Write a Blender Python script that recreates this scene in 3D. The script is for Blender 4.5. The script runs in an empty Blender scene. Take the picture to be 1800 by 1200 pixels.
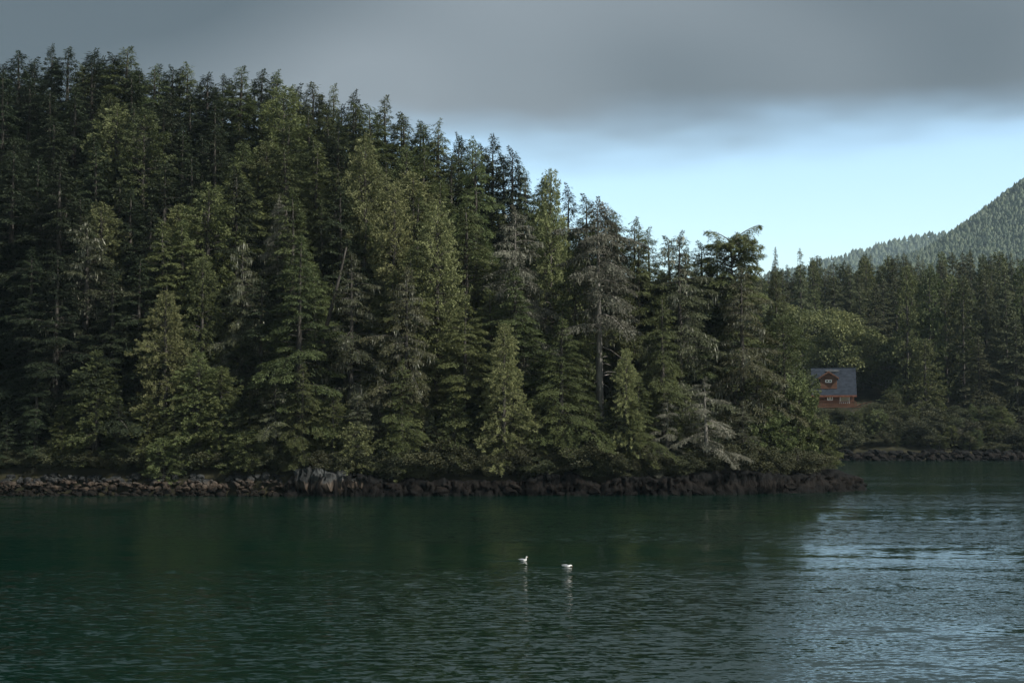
import bpy, math
import numpy as np
from mathutils import Vector, Matrix

# ---------------------------------------------------------------- camera, sky, sun, exposure
scene = bpy.context.scene
COL = scene.collection
F = 2500.0          # focal length in photo pixels (50 mm on 36 mm over 1800 px)
CAMH = 5.8
HOR = 748.0         # horizon row in the photo
PITCH = math.atan((HOR - 600.0) / F)

cam_data = bpy.data.cameras.new('camera')
cam_data.lens = 50.0
cam_data.sensor_width = 36.0
cam_data.clip_start = 0.5
cam_data.clip_end = 20000.0
cam = bpy.data.objects.new('camera', cam_data)
cam.location = (0, 0, CAMH)
cam.rotation_euler = (math.pi / 2 + PITCH, 0, 0)
COL.objects.link(cam)
scene.camera = cam

SUN_AZ = math.radians(64)      # to the right of straight behind the camera
SUN_EL = math.radians(45)
SUN_DIR = Vector((math.sin(SUN_AZ) * math.cos(SUN_EL), -math.cos(SUN_AZ) * math.cos(SUN_EL), math.sin(SUN_EL)))
sun_data = bpy.data.lights.new('sun', 'SUN')
sun_data.energy = 5.0
sun_data.angle = math.radians(0.6)
sun_data.color = (1.0, 0.945, 0.86)
sun = bpy.data.objects.new('sun', sun_data)
sun.rotation_euler = SUN_DIR.to_track_quat('Z', 'Y').to_euler()
COL.objects.link(sun)

world = bpy.data.worlds.new('World')
scene.world = world
world.use_nodes = True
wn, wl = world.node_tree.nodes, world.node_tree.links
wn.clear()


def wnode(t, **kw):
    n = wn.new(t)
    for k, v in kw.items():
        setattr(n, k, v)
    return n


def wmath(op, a, b=None, clamp=False):
    n = wnode('ShaderNodeMath', operation=op, use_clamp=clamp)
    for i, v in enumerate((a, b)):
        if v is None:
            continue
        if isinstance(v, (int, float)):
            n.inputs[i].default_value = v
        else:
            wl.new(v, n.inputs[i])
    return n.outputs[0]


sky = wnode('ShaderNodeTexSky', sky_type='NISHITA')
sky.sun_disc = False
sky.sun_elevation = SUN_EL
sky.sun_rotation = math.atan2(SUN_DIR.x, SUN_DIR.y)
sky.altitude = 0
sky.air_density = 1.35
sky.dust_density = 0.25
sky.ozone_density = 3.2
SKY_STRENGTH = 0.134
wtc = wnode('ShaderNodeTexCoord')
wsep = wnode('ShaderNodeSeparateXYZ')
wl.new(wtc.outputs['Generated'], wsep.inputs[0])
# the cloud sheet: everything above a soft, wavy edge about twelve degrees up
wmap = wnode('ShaderNodeMapping')
wmap.inputs['Scale'].default_value = (3.2, 3.2, 11.0)
wmap.inputs['Location'].default_value = (0.35, 0.0, 0.2)
wl.new(wtc.outputs['Generated'], wmap.inputs[0])
wno = wnode('ShaderNodeTexNoise')
wno.inputs['Scale'].default_value = 1.6
wno.inputs['Detail'].default_value = 3.0
wno.inputs['Roughness'].default_value = 0.52
wl.new(wmap.outputs[0], wno.inputs['Vector'])
edge = wmath('ADD', wsep.outputs['Z'], wmath('MULTIPLY', wmath('SUBTRACT', wno.outputs[0], 0.5), 0.06))
ramp = wnode('ShaderNodeMapRange', interpolation_type='SMOOTHERSTEP')
ramp.inputs['From Min'].default_value = 0.168
ramp.inputs['From Max'].default_value = 0.232
wl.new(edge, ramp.inputs['Value'])
wmap2 = wnode('ShaderNodeMapping')
wmap2.inputs['Scale'].default_value = (1.5, 1.5, 2.6)
wmap2.inputs['Location'].default_value = (2.59, 6.37, 3.71)
wl.new(wtc.outputs['Generated'], wmap2.inputs[0])
wno2 = wnode('ShaderNodeTexNoise')
wno2.inputs['Scale'].default_value = 1.5
wno2.inputs['Detail'].default_value = 2.0
wl.new(wmap2.outputs[0], wno2.inputs['Vector'])
ccol = wnode('ShaderNodeMix', data_type='RGBA')
ccol.inputs[6].default_value = (0.066, 0.087, 0.106, 1)
ccol.inputs[7].default_value = (0.175, 0.204, 0.231, 1)
crange = wnode('ShaderNodeMapRange')
crange.inputs['From Min'].default_value = 0.36
crange.inputs['From Max'].default_value = 0.62
wl.new(wno2.outputs[0], crange.inputs['Value'])
wl.new(crange.outputs[0], ccol.inputs[0])
skytint = wnode('ShaderNodeMix', data_type='RGBA', blend_type='MULTIPLY')
skytint.inputs[0].default_value = 1.0
skytint.inputs[7].default_value = (0.95, 0.98, 1.0, 1)
wl.new(sky.outputs[0], skytint.inputs[6])
bg_sky = wnode('ShaderNodeBackground')
bg_sky.inputs['Strength'].default_value = SKY_STRENGTH
wl.new(skytint.outputs[2], bg_sky.inputs['Color'])
bg_cloud = wnode('ShaderNodeBackground')
wl.new(ccol.outputs[2], bg_cloud.inputs['Color'])
wl.new(wmath('ADD', 0.90, wmath('MULTIPLY', wmath('MAXIMUM', wsep.outputs['Z'], 0.0), 0.2)), bg_cloud.inputs['Strength'])   # an overcast deck brightens towards the zenith
wmix = wnode('ShaderNodeMixShader')
wl.new(ramp.outputs[0], wmix.inputs[0])
wl.new(bg_sky.outputs[0], wmix.inputs[1])
wl.new(bg_cloud.outputs[0], wmix.inputs[2])
wout = wnode('ShaderNodeOutputWorld')
wl.new(wmix.outputs[0], wout.inputs['Surface'])

scene.view_settings.view_transform = 'Standard'
scene.view_settings.look = 'None'
scene.view_settings.exposure = 0.72
scene.view_settings.gamma = 1.0
scene.view_settings.use_curve_mapping = False
scene.render.engine = 'CYCLES'
scene.cycles.max_bounces = 6
scene.cycles.diffuse_bounces = 3
scene.cycles.glossy_bounces = 3
scene.cycles.transmission_bounces = 3
scene.cycles.volume_bounces = 0
scene.cycles.use_denoising = True

rng = np.random.default_rng(7)


# ---------------------------------------------------------------- helpers
def px_to_x(px, Y):
    """photo column -> world X for something standing at depth Y (the tilt is tiny)"""
    return (px - 900.0) / F * Y / math.cos(PITCH)


def py_to_z(py, Y):
    a = math.atan((600.0 - py) / F) + PITCH
    return CAMH + math.tan(a) * Y


def interp(x, xs, ys):
    return float(np.interp(x, xs, ys))


def sm(a, b, x):
    t = np.clip((np.asarray(x, float) - a) / (b - a), 0, 1)
    return t * t * (3 - 2 * t)


class Noise2:
    """cheap smooth value noise, for terrain"""
    def __init__(self, seed):
        self.g = np.random.default_rng(seed).random((128, 128))

    def __call__(self, x, y):
        x = np.asarray(x, float); y = np.asarray(y, float)
        xi = np.floor(x).astype(int); yi = np.floor(y).astype(int)
        fx = x - xi; fy = y - yi
        fx = fx * fx * (3 - 2 * fx); fy = fy * fy * (3 - 2 * fy)
        g = self.g
        a = g[xi % 128, yi % 128]; b = g[(xi + 1) % 128, yi % 128]
        c = g[xi % 128, (yi + 1) % 128]; d = g[(xi + 1) % 128, (yi + 1) % 128]
        return (a * (1 - fx) + b * fx) * (1 - fy) + (c * (1 - fx) + d * fx) * fy - 0.5


N1, N2, N3 = Noise2(1), Noise2(2), Noise2(3)


def fbm(x, y, n=N1, octaves=4):
    v = 0; a = 1.0; f = 1.0
    for i in range(octaves):
        v = v + a * n(x * f + 17.3 * i, y * f + 5.1 * i)
        a *= 0.5; f *= 2.03
    return v


class MB:
    """collects polygons; build() links them as one mesh object"""
    def __init__(self):
        self.v = []; self.f = []; self.n = 0

    def add(self, verts, faces):
        self.v.append(np.asarray(verts, float).reshape(-1, 3))
        self.f += [tuple(int(i) + self.n for i in f) for f in faces]
        self.n += len(self.v[-1])

    def box(self, x0, x1, y0, y1, z0, z1):
        v = [(x0, y0, z0), (x1, y0, z0), (x1, y1, z0), (x0, y1, z0), (x0, y0, z1), (x1, y0, z1), (x1, y1, z1), (x0, y1, z1)]
        self.add(v, [(0, 3, 2, 1), (4, 5, 6, 7), (0, 1, 5, 4), (1, 2, 6, 5), (2, 3, 7, 6), (3, 0, 4, 7)])

    def tube(self, pts, radii, sides=6, cap=True, squash=None):
        pts = np.asarray(pts, float)
        n = len(pts)
        radii = np.asarray(radii, float)
        if radii.ndim == 1:
            radii = np.stack([radii, radii], 1)
        tang = np.gradient(pts, axis=0)
        tang /= np.linalg.norm(tang, axis=1)[:, None] + 1e-9
        ref = np.array([0, 0, 1.0]) if abs(tang[0][2]) < 0.8 else np.array([0, 1.0, 0])
        ang = np.arange(sides) / sides * 2 * math.pi
        V = []
        for i in range(n):
            a = np.cross(tang[i], ref); a /= np.linalg.norm(a) + 1e-9
            b = np.cross(a, tang[i])
            V.append(pts[i] + radii[i, 0] * np.cos(ang)[:, None] * a + radii[i, 1] * np.sin(ang)[:, None] * b)
        V = np.concatenate(V)
        Fc = []
        for i in range(n - 1):
            for k in range(sides):
                k2 = (k + 1) % sides
                Fc.append((i * sides + k, i * sides + k2, (i + 1) * sides + k2, (i + 1) * sides + k))
        if cap:
            Fc.append(tuple(range(sides - 1, -1, -1)))
            Fc.append(tuple((n - 1) * sides + k for k in range(sides)))
        self.add(V, Fc)

    def mesh(self, name, smooth=False):
        me = bpy.data.meshes.new(name)
        me.from_pydata(np.concatenate(self.v).tolist(), [], self.f)
        me.update()
        if smooth:
            me.polygons.foreach_set('use_smooth', np.ones(len(me.polygons), bool))
        return me

    def build(self, name, mat, parent=None, smooth=False):
        me = self.mesh(name, smooth)
        me.materials.append(mat)
        return link(name, me, parent)


def link(name, me, parent=None):
    o = bpy.data.objects.new(name, me)
    COL.objects.link(o)
    if parent is not None:
        o.parent = parent
    return o


def empty(name, loc=(0, 0, 0), rz=0.0):
    o = bpy.data.objects.new(name, None)
    o.empty_display_size = 0.3
    o.location = loc
    o.rotation_euler = (0, 0, rz)
    COL.objects.link(o)
    return o


def tag(o, label=None, cat=None, group=None, kind=None):
    if label: o['label'] = label
    if cat: o['category'] = cat
    if group: o['group'] = group
    if kind: o['kind'] = kind
    return o


def quad_mesh(name, V, Q, mat, tint=None, smooth=False):
    me = bpy.data.meshes.new(name)
    nv, nq = len(V), len(Q)
    me.vertices.add(nv); me.loops.add(nq * 4); me.polygons.add(nq)
    me.vertices.foreach_set('co', np.ascontiguousarray(V, np.float32).ravel())
    me.loops.foreach_set('vertex_index', np.ascontiguousarray(Q, np.int32).ravel())
    me.polygons.foreach_set('loop_start', np.arange(0, nq * 4, 4, dtype=np.int32))
    if tint is not None:
        at = me.attributes.new('tint', 'FLOAT', 'FACE')
        at.data.foreach_set('value', np.ascontiguousarray(tint, np.float32))
    if smooth:
        me.polygons.foreach_set('use_smooth', np.ones(nq, bool))
    me.materials.append(mat)
    me.update(calc_edges=True)
    return me


def grid_mesh(name, xs, ys, zfun, mat, smooth=True):
    X, Y = np.meshgrid(xs, ys)
    Z = zfun(X, Y)
    V = np.stack([X, Y, Z], -1).reshape(-1, 3)
    nx, ny = len(xs), len(ys)
    i = np.arange(ny - 1)[:, None] * nx + np.arange(nx - 1)[None]
    Q = np.stack([i, i + 1, i + nx + 1, i + nx], -1).reshape(-1, 4)
    return quad_mesh(name, V, Q, mat, smooth=smooth)


# ---------------------------------------------------------------- materials
def new_mat(name):
    m = bpy.data.materials.new(name)
    m.use_nodes = True
    n, l = m.node_tree.nodes, m.node_tree.links
    n.clear()
    out = n.new('ShaderNodeOutputMaterial')
    return m, n, l, out


def leaf_mat(name, c0, c1, trans=0.25, hue=0.025, val=0.35, patch=None, rough=0.65):
    m, n, l, out = new_mat(name)
    at = n.new('ShaderNodeAttribute'); at.attribute_name = 'tint'
    mix = n.new('ShaderNodeMix'); mix.data_type = 'RGBA'
    mix.inputs[6].default_value = (*c0, 1); mix.inputs[7].default_value = (*c1, 1)
    l.new(at.outputs['Fac'], mix.inputs[0])
    col = mix.outputs[2]
    oi = n.new('ShaderNodeObjectInfo')
    if patch is not None:
        tc = n.new('ShaderNodeTexCoord')
        no = n.new('ShaderNodeTexNoise'); no.inputs['Scale'].default_value = 0.45; no.inputs['Detail'].default_value = 3
        l.new(tc.outputs['Object'], no.inputs['Vector'])
        mr = n.new('ShaderNodeMapRange'); mr.inputs['From Min'].default_value = 0.48; mr.inputs['From Max'].default_value = 0.66
        l.new(no.outputs[0], mr.inputs['Value'])
        mp = n.new('ShaderNodeMix'); mp.data_type = 'RGBA'
        l.new(mr.outputs[0], mp.inputs[0]); l.new(col, mp.inputs[6]); mp.inputs[7].default_value = (*patch, 1)
        col = mp.outputs[2]
    hsv = n.new('ShaderNodeHueSaturation')
    l.new(col, hsv.inputs['Color'])
    mh = n.new('ShaderNodeMapRange'); mh.inputs['To Min'].default_value = 0.5 - hue; mh.inputs['To Max'].default_value = 0.5 + hue
    l.new(oi.outputs['Random'], mh.inputs['Value']); l.new(mh.outputs[0], hsv.inputs['Hue'])
    wn_ = n.new('ShaderNodeTexWhiteNoise'); wn_.noise_dimensions = '1D'
    l.new(oi.outputs['Random'], wn_.inputs['W'])
    mv = n.new('ShaderNodeMapRange'); mv.inputs['To Min'].default_value = 1 - val; mv.inputs['To Max'].default_value = 1 + val
    l.new(wn_.outputs['Value'], mv.inputs['Value']); l.new(mv.outputs[0], hsv.inputs['Value'])
    p = n.new('ShaderNodeBsdfPrincipled')
    p.inputs['Roughness'].default_value = rough
    p.inputs['Specular IOR Level'].default_value = 0.25
    l.new(hsv.outputs[0], p.inputs['Base Color'])
    t = n.new('ShaderNodeBsdfTranslucent')
    l.new(hsv.outputs[0], t.inputs['Color'])
    ms = n.new('ShaderNodeMixShader'); ms.inputs[0].default_value = trans
    l.new(p.outputs[0], ms.inputs[1]); l.new(t.outputs[0], ms.inputs[2])
    l.new(ms.outputs[0], out.inputs['Surface'])
    return m


def solid_mat(name, c0, c1, scale=3.0, rough=0.8, stretch=(1, 1, 1), bump=0.0, detail=5.0, coord='Object', contrast=(0.35, 0.65), spec=0.3):
    m, n, l, out = new_mat(name)
    tc = n.new('ShaderNodeTexCoord')
    mp = n.new('ShaderNodeMapping'); mp.inputs['Scale'].default_value = stretch
    l.new(tc.outputs[coord], mp.inputs[0])
    no = n.new('ShaderNodeTexNoise'); no.inputs['Scale'].default_value = scale; no.inputs['Detail'].default_value = detail
    l.new(mp.outputs[0], no.inputs['Vector'])
    mr = n.new('ShaderNodeMapRange'); mr.inputs['From Min'].default_value = contrast[0]; mr.inputs['From Max'].default_value = contrast[1]
    l.new(no.outputs[0], mr.inputs['Value'])
    mix = n.new('ShaderNodeMix'); mix.data_type = 'RGBA'
    mix.inputs[6].default_value = (*c0, 1); mix.inputs[7].default_value = (*c1, 1)
    l.new(mr.outputs[0], mix.inputs[0])
    p = n.new('ShaderNodeBsdfPrincipled')
    p.inputs['Roughness'].default_value = rough
    p.inputs['Specular IOR Level'].default_value = spec
    l.new(mix.outputs[2], p.inputs['Base Color'])
    if bump:
        b = n.new('ShaderNodeBump'); b.inputs['Strength'].default_value = bump; b.inputs['Distance'].default_value = 0.1
        l.new(no.outputs[0], b.inputs['Height']); l.new(b.outputs[0], p.inputs['Normal'])
    l.new(p.outputs[0], out.inputs['Surface'])
    return m


def tide_rock_mat(name, gain=1.0):
    """shore rock: weed-black below the tide line, pale barnacle band, bare grey rock above"""
    m, n, l, out = new_mat(name)
    geo = n.new('ShaderNodeNewGeometry')
    sep = n.new('ShaderNodeSeparateXYZ'); l.new(geo.outputs['Position'], sep.inputs[0])
    no = n.new('ShaderNodeTexNoise'); no.inputs['Scale'].default_value = 0.9; no.inputs['Detail'].default_value = 6
    mp = n.new('ShaderNodeMapping'); mp.inputs['Scale'].default_value = (1.4, 1.4, 0.5)
    l.new(geo.outputs['Position'], mp.inputs[0]); l.new(mp.outputs[0], no.inputs['Vector'])
    ma = n.new('ShaderNodeMath'); ma.operation = 'MULTIPLY_ADD'
    l.new(no.outputs[0], ma.inputs[0]); ma.inputs[1].default_value = 1.5; l.new(sep.outputs['Z'], ma.inputs[2])
    sc = n.new('ShaderNodeMath'); sc.operation = 'MULTIPLY'; sc.inputs[1].default_value = 0.25
    l.new(ma.outputs[0], sc.inputs[0])
    cr = n.new('ShaderNodeValToRGB')
    e = cr.color_ramp.elements
    e[0].position = 0.0; e[0].color = (0.010, 0.010, 0.008, 1)
    e[1].position = 1.0; e[1].color = (0.085, 0.095, 0.095, 1)
    for pos, c in ((0.30, (0.018, 0.015, 0.011)), (0.36, (0.10, 0.075, 0.055)), (0.45, (0.155, 0.125, 0.10)), (0.50, (0.075, 0.08, 0.08))):
        k = cr.color_ramp.elements.new(pos); k.color = (*c, 1)
    l.new(sc.outputs[0], cr.inputs[0])
    no2 = n.new('ShaderNodeTexNoise'); no2.inputs['Scale'].default_value = 4.0; no2.inputs['Detail'].default_value = 8
    l.new(mp.outputs[0], no2.inputs['Vector'])
    mr = n.new('ShaderNodeMapRange'); mr.inputs['From Min'].default_value = 0.3; mr.inputs['From Max'].default_value = 0.7
    mr.inputs['To Min'].default_value = 0.35 * gain; mr.inputs['To Max'].default_value = 1.5 * gain
    l.new(no2.outputs[0], mr.inputs['Value'])
    oi = n.new('ShaderNodeObjectInfo')
    mo = n.new('ShaderNodeMapRange'); mo.inputs['To Min'].default_value = 0.6; mo.inputs['To Max'].default_value = 1.35
    l.new(oi.outputs['Random'], mo.inputs['Value'])
    mm = n.new('ShaderNodeMath'); mm.operation = 'MULTIPLY'
    l.new(mr.outputs[0], mm.inputs[0]); l.new(mo.outputs[0], mm.inputs[1])
    vm = n.new('ShaderNodeVectorMath'); vm.operation = 'SCALE'
    l.new(cr.outputs[0], vm.inputs[0]); l.new(mm.outputs[0], vm.inputs['Scale'])
    p = n.new('ShaderNodeBsdfPrincipled'); p.inputs['Roughness'].default_value = 0.8; p.inputs['Specular IOR Level'].default_value = 0.1
    l.new(vm.outputs[0], p.inputs['Base Color'])
    b = n.new('ShaderNodeBump'); b.inputs['Strength'].default_value = 0.7; b.inputs['Distance'].default_value = 0.15
    l.new(no2.outputs[0], b.inputs['Height']); l.new(b.outputs[0], p.inputs['Normal'])
    l.new(p.outputs[0], out.inputs['Surface'])
    return m


def water_mat():
    m, n, l, out = new_mat('sea_water')
    geo = n.new('ShaderNodeNewGeometry')

    def noise(sx, sy, detail, rough=0.5, off=0.0, rot=0.0):
        mp = n.new('ShaderNodeMapping'); mp.inputs['Scale'].default_value = (sx, sy, 1)
        mp.inputs['Location'].default_value = (off, off * 0.7, 0)
        mp.inputs['Rotation'].default_value = (0, 0, rot)
        l.new(geo.outputs['Position'], mp.inputs[0])
        no = n.new('ShaderNodeTexNoise'); no.inputs['Scale'].default_value = 1.0
        no.noise_dimensions = '2D'
        no.inputs['Detail'].default_value = detail; no.inputs['Roughness'].default_value = rough
        l.new(mp.outputs[0], no.inputs['Vector'])
        return no

    def vmath(op, a, b=None, s=None):
        v = n.new('ShaderNodeVectorMath'); v.operation = op
        l.new(a, v.inputs[0]) if not isinstance(a, tuple) else setattr(v.inputs[0], 'default_value', a)
        if b is not None:
            l.new(b, v.inputs[1]) if not isinstance(b, tuple) else setattr(v.inputs[1], 'default_value', b)
        if s is not None:
            l.new(s, v.inputs['Scale']) if not isinstance(s, float) else setattr(v.inputs['Scale'], 'default_value', s)
        return v.outputs[0]

    big = noise(0.16, 0.55, 2, off=3.1, rot=0.12)       # swell a few metres long
    mid = noise(1.3, 3.8, 2, off=8.7, rot=-0.1)          # ripples
    fin = noise(5.0, 13.0, 2, off=1.3, rot=0.06)         # small ripples
    # wind lanes: long calm and ruffled bands
    lane = noise(0.006, 0.058, 3, 0.55, off=12.4, rot=0.05)
    lr = n.new('ShaderNodeMapRange'); lr.interpolation_type = 'SMOOTHSTEP'
    lr.inputs['From Min'].default_value = 0.42; lr.inputs['From Max'].default_value = 0.60
    lr.inputs['To Min'].default_value = 0.30; lr.inputs['To Max'].default_value = 1.0
    l.new(lane.outputs[0], lr.inputs['Value'])
    # open water away from the island's lee is more ruffled
    sp = n.new('ShaderNodeSeparateXYZ'); l.new(geo.outputs['Position'], sp.inputs[0])
    op = n.new('ShaderNodeMapRange'); op.interpolation_type = 'SMOOTHSTEP'
    op.inputs['From Min'].default_value = 52.0; op.inputs['From Max'].default_value = 37.0
    op.inputs['To Min'].default_value = 0.0; op.inputs['To Max'].default_value = 0.55
    l.new(sp.outputs['Y'], op.inputs['Value'])
    ea = n.new('ShaderNodeMapRange'); ea.interpolation_type = 'SMOOTHSTEP'
    ea.inputs['From Min'].default_value = 2.0; ea.inputs['From Max'].default_value = 11.0
    ea.inputs['To Min'].default_value = 1.0; ea.inputs['To Max'].default_value = 0.1
    l.new(sp.outputs['X'], ea.inputs['Value'])
    oe = n.new('ShaderNodeMath'); oe.operation = 'MULTIPLY'
    l.new(op.outputs[0], oe.inputs[0]); l.new(ea.outputs[0], oe.inputs[1])
    ad = n.new('ShaderNodeMath'); ad.operation = 'ADD'
    l.new(lr.outputs[0], ad.inputs[0]); l.new(oe.outputs[0], ad.inputs[1])
    ch = n.new('ShaderNodeMapRange'); ch.interpolation_type = 'SMOOTHSTEP'     # a breeze down the channel east of the island
    ch.inputs['From Min'].default_value = 24.0; ch.inputs['From Max'].default_value = 42.0
    ch.inputs['To Min'].default_value = 0.0; ch.inputs['To Max'].default_value = 0.22
    l.new(sp.outputs['X'], ch.inputs['Value'])
    ad2 = n.new('ShaderNodeMath'); ad2.operation = 'ADD'
    l.new(ad.outputs[0], ad2.inputs[0]); l.new(ch.outputs[0], ad2.inputs[1])
    half = (0.5, 0.5, 0.5)
    s1 = vmath('MULTIPLY', vmath('SUBTRACT', big.outputs['Color'], half), (0.04, 0.13, 0.0))
    s2 = vmath('MULTIPLY', vmath('SUBTRACT', mid.outputs['Color'], half), (0.20, 0.52, 0.0))
    s3 = vmath('MULTIPLY', vmath('SUBTRACT', fin.outputs['Color'], half), (0.22, 0.44, 0.0))
    es = n.new('ShaderNodeMapRange'); es.interpolation_type = 'SMOOTHSTEP'     # smoother water out east
    es.inputs['From Min'].default_value = 4.0; es.inputs['From Max'].default_value = 16.0
    es.inputs['To Min'].default_value = 1.0; es.inputs['To Max'].default_value = 0.6
    l.new(sp.outputs['X'], es.inputs['Value'])
    em = n.new('ShaderNodeMath'); em.operation = 'MULTIPLY'
    l.new(ad2.outputs[0], em.inputs[0]); l.new(es.outputs[0], em.inputs[1])
    s23 = vmath('SCALE', vmath('ADD', s2, s3), s=em.outputs[0])
    tot = vmath('ADD', vmath('ADD', s1, s23), (0, -0.034, 1.0))
    nor = vmath('NORMALIZE', tot)
    p = n.new('ShaderNodeBsdfPrincipled')
    p.inputs['Base Color'].default_value = (0.0009, 0.0098, 0.0060, 1)
    p.inputs['Roughness'].default_value = 0.06
    p.inputs['IOR'].default_value = 1.333
    l.new(nor, p.inputs['Normal'])
    l.new(p.outputs[0], out.inputs['Surface'])
    return m


M = {}
M['bark'] = solid_mat('grey_bark', (0.022, 0.019, 0.016), (0.07, 0.064, 0.057), 2.0, 0.9, (3, 3, 0.5))
M['palebark'] = solid_mat('pale_bark', (0.09, 0.082, 0.072), (0.21, 0.20, 0.18), 2.0, 0.9, (3, 3, 0.5))
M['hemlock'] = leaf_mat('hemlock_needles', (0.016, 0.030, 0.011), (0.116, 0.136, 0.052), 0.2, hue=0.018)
M['hemlock_shade'] = leaf_mat('hemlock_needles_shade_tone', (0.006, 0.012, 0.006), (0.034, 0.047, 0.021), 0.12, hue=0.015, val=0.3)  # darker hemlock copy: the dim left side is put into needle colour
M['cedar'] = leaf_mat('cedar_fronds', (0.042, 0.056, 0.020), (0.225, 0.238, 0.104), 0.2, hue=0.012, val=0.25)
M['cedar_green'] = leaf_mat('green_cedar_fronds', (0.022, 0.036, 0.013), (0.118, 0.134, 0.050), 0.2, hue=0.02)
M['spruce'] = leaf_mat('spruce_needles', (0.030, 0.038, 0.018), (0.088, 0.092, 0.048), 0.15)
M['greyneedle'] = leaf_mat('grey_dry_needles', (0.048, 0.050, 0.037), (0.15, 0.15, 0.115), 0.1, hue=0.008)
M['lichen'] = leaf_mat('beard_lichen', (0.11, 0.115, 0.085), (0.26, 0.265, 0.21), 0.15, hue=0.01, val=0.2)
M['broad'] = leaf_mat('alder_leaves', (0.034, 0.048, 0.017), (0.140, 0.152, 0.062), 0.3, hue=0.015)
M['shrub'] = leaf_mat('shore_shrub_leaves', (0.020, 0.026, 0.012), (0.070, 0.074, 0.036), 0.2, hue=0.025)
M['far'] = leaf_mat('far_conifer_needles', (0.024, 0.034, 0.016), (0.098, 0.104, 0.052), 0.15, hue=0.02, val=0.4)
M['soil'] = solid_mat('forest_floor', (0.008, 0.009, 0.005), (0.026, 0.024, 0.013), 0.6, 0.95, spec=0.1)
M['rock'] = tide_rock_mat('tidal_rock', 0.26)
M['ledge'] = tide_rock_mat('weedy_rock_painted_shade', 0.05)  # weedy rock, near black: shadow under the overhanging branches put into its colour
M['pale_rock'] = tide_rock_mat('pale_rock', 0.36)
M['water'] = water_mat()

# ---------------------------------------------------------------- the setting: water, island, far shore, mountains
SHORE_X = [-120, -60, -43, -30, -20, -16, -12, -6, 0, 8, 16, 24, 28, 31, 33]
SHORE_Y = [122, 121, 120.5, 120.5, 119.6, 118.8, 119.4, 120.2, 120.4, 121, 122, 124.5, 127, 130.0, 134]
HILL_X = [-120, -80, -48, -28, -13, -4, 6, 13, 20, 28, 40]
HILL_A = [34, 33, 31, 27.5, 22, 16.5, 9.5, 6, 3.6, 2.0, 1.5]


def shore_y(X):
    return np.interp(X, SHORE_X, SHORE_Y)


def right_edge(Y):
    return np.interp(Y, [110, 122, 126, 129, 132, 138, 150, 170, 200, 240], [18, 22, 26.5, 29, 30.6, 31, 31.5, 31, 25, 3])


def inland(X, Y):
    d1 = Y - shore_y(X)
    d2 = (right_edge(Y) - X) * 0.9
    d3 = (235 - Y) * 0.8
    return np.minimum(np.minimum(d1, d2), d3)


def island_z(X, Y):
    d = inland(X, Y)
    A = np.interp(X, HILL_X, HILL_A)
    base = -1.5 + sm(-1.6, 0.5, d) * 3.2
    hill = A * np.clip(d / 50.0, 0, 1.25) ** 1.08
    hill = np.where(d > 0, hill, 0)
    back = sm(150, 235, Y)
    return base + 0.4 * sm(0, 4, d) + hill * (1 - 0.5 * back) + 0.8 * fbm(X * 0.12, Y * 0.12) * sm(1, 6, d)


def far_z(X, Y):
    ys = 240 + 3.0 * fbm(X * 0.03, Y * 0 + 3.3, N2)
    d = Y - ys
    z = -1.2 + sm(-1.5, 2.0, d) * 2.2 + 8.2 * sm(1.5, 19, d) + 0.158 * np.clip(d - 19, 0, 400)
    lower = sm(62, 92, X) * sm(2, 12, d) * (1 - sm(14, 45, d))       # the bank is lower east of the house
    return z - 3.4 * lower + 1.2 * fbm(X * 0.06, Y * 0.06, N3) * sm(2, 12, d)


mb = MB()
mb.add([(-2880, -300, 0), (2880, -300, 0), (2880, 5280, 0), (-2880, 5280, 0)], [(0, 1, 2, 3)])
o = mb.build('water', M['water']); tag(o, 'dark green rippled inlet water in front of the wooded island', 'water', kind='structure')

me = grid_mesh('island_ground', np.linspace(-115, 36, 190), np.linspace(112, 236, 150), island_z, M['soil'])
island = link('island_ground', me); tag(island, 'shaded forest floor of the steep wooded island', 'ground', kind='structure')
me = grid_mesh('far_shore_ground', np.linspace(-60, 330, 150), np.linspace(234, 660, 170), far_z, M['soil'])
far_ground = link('far_shore_ground', me); tag(far_ground, 'wooded far shore rising behind the cabin', 'ground', kind='structure')


def ridge_mesh(name, Y, pxs, pys, depth, x_lo, x_hi, mat, seed):
    xs = np.linspace(x_lo, x_hi, 160)
    zr = np.array([py_to_z(np.interp(900 + x / Y * F, pxs, pys), Y) for x in xs])
    nn = Noise2(seed)

    def zf(X, YY):
        t = (YY - (Y - depth)) / depth
        R = np.interp(X, xs, zr)
        prof = np.where(t <= 1, np.clip(t, 0, 1) ** 1.15, 1 - (t - 1) * 0.9)
        gul = fbm(X / 260.0, YY / 420.0, nn, 5) * 70 * np.clip(t, 0, 1) * np.clip(1.05 - t, 0, 1) * 2.2
        return R * prof + gul * np.clip(R / 300, 0.1, 1)
    return zf, grid_mesh(name, xs, np.linspace(Y - depth, Y + depth * 0.5, 90), zf, mat)


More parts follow.
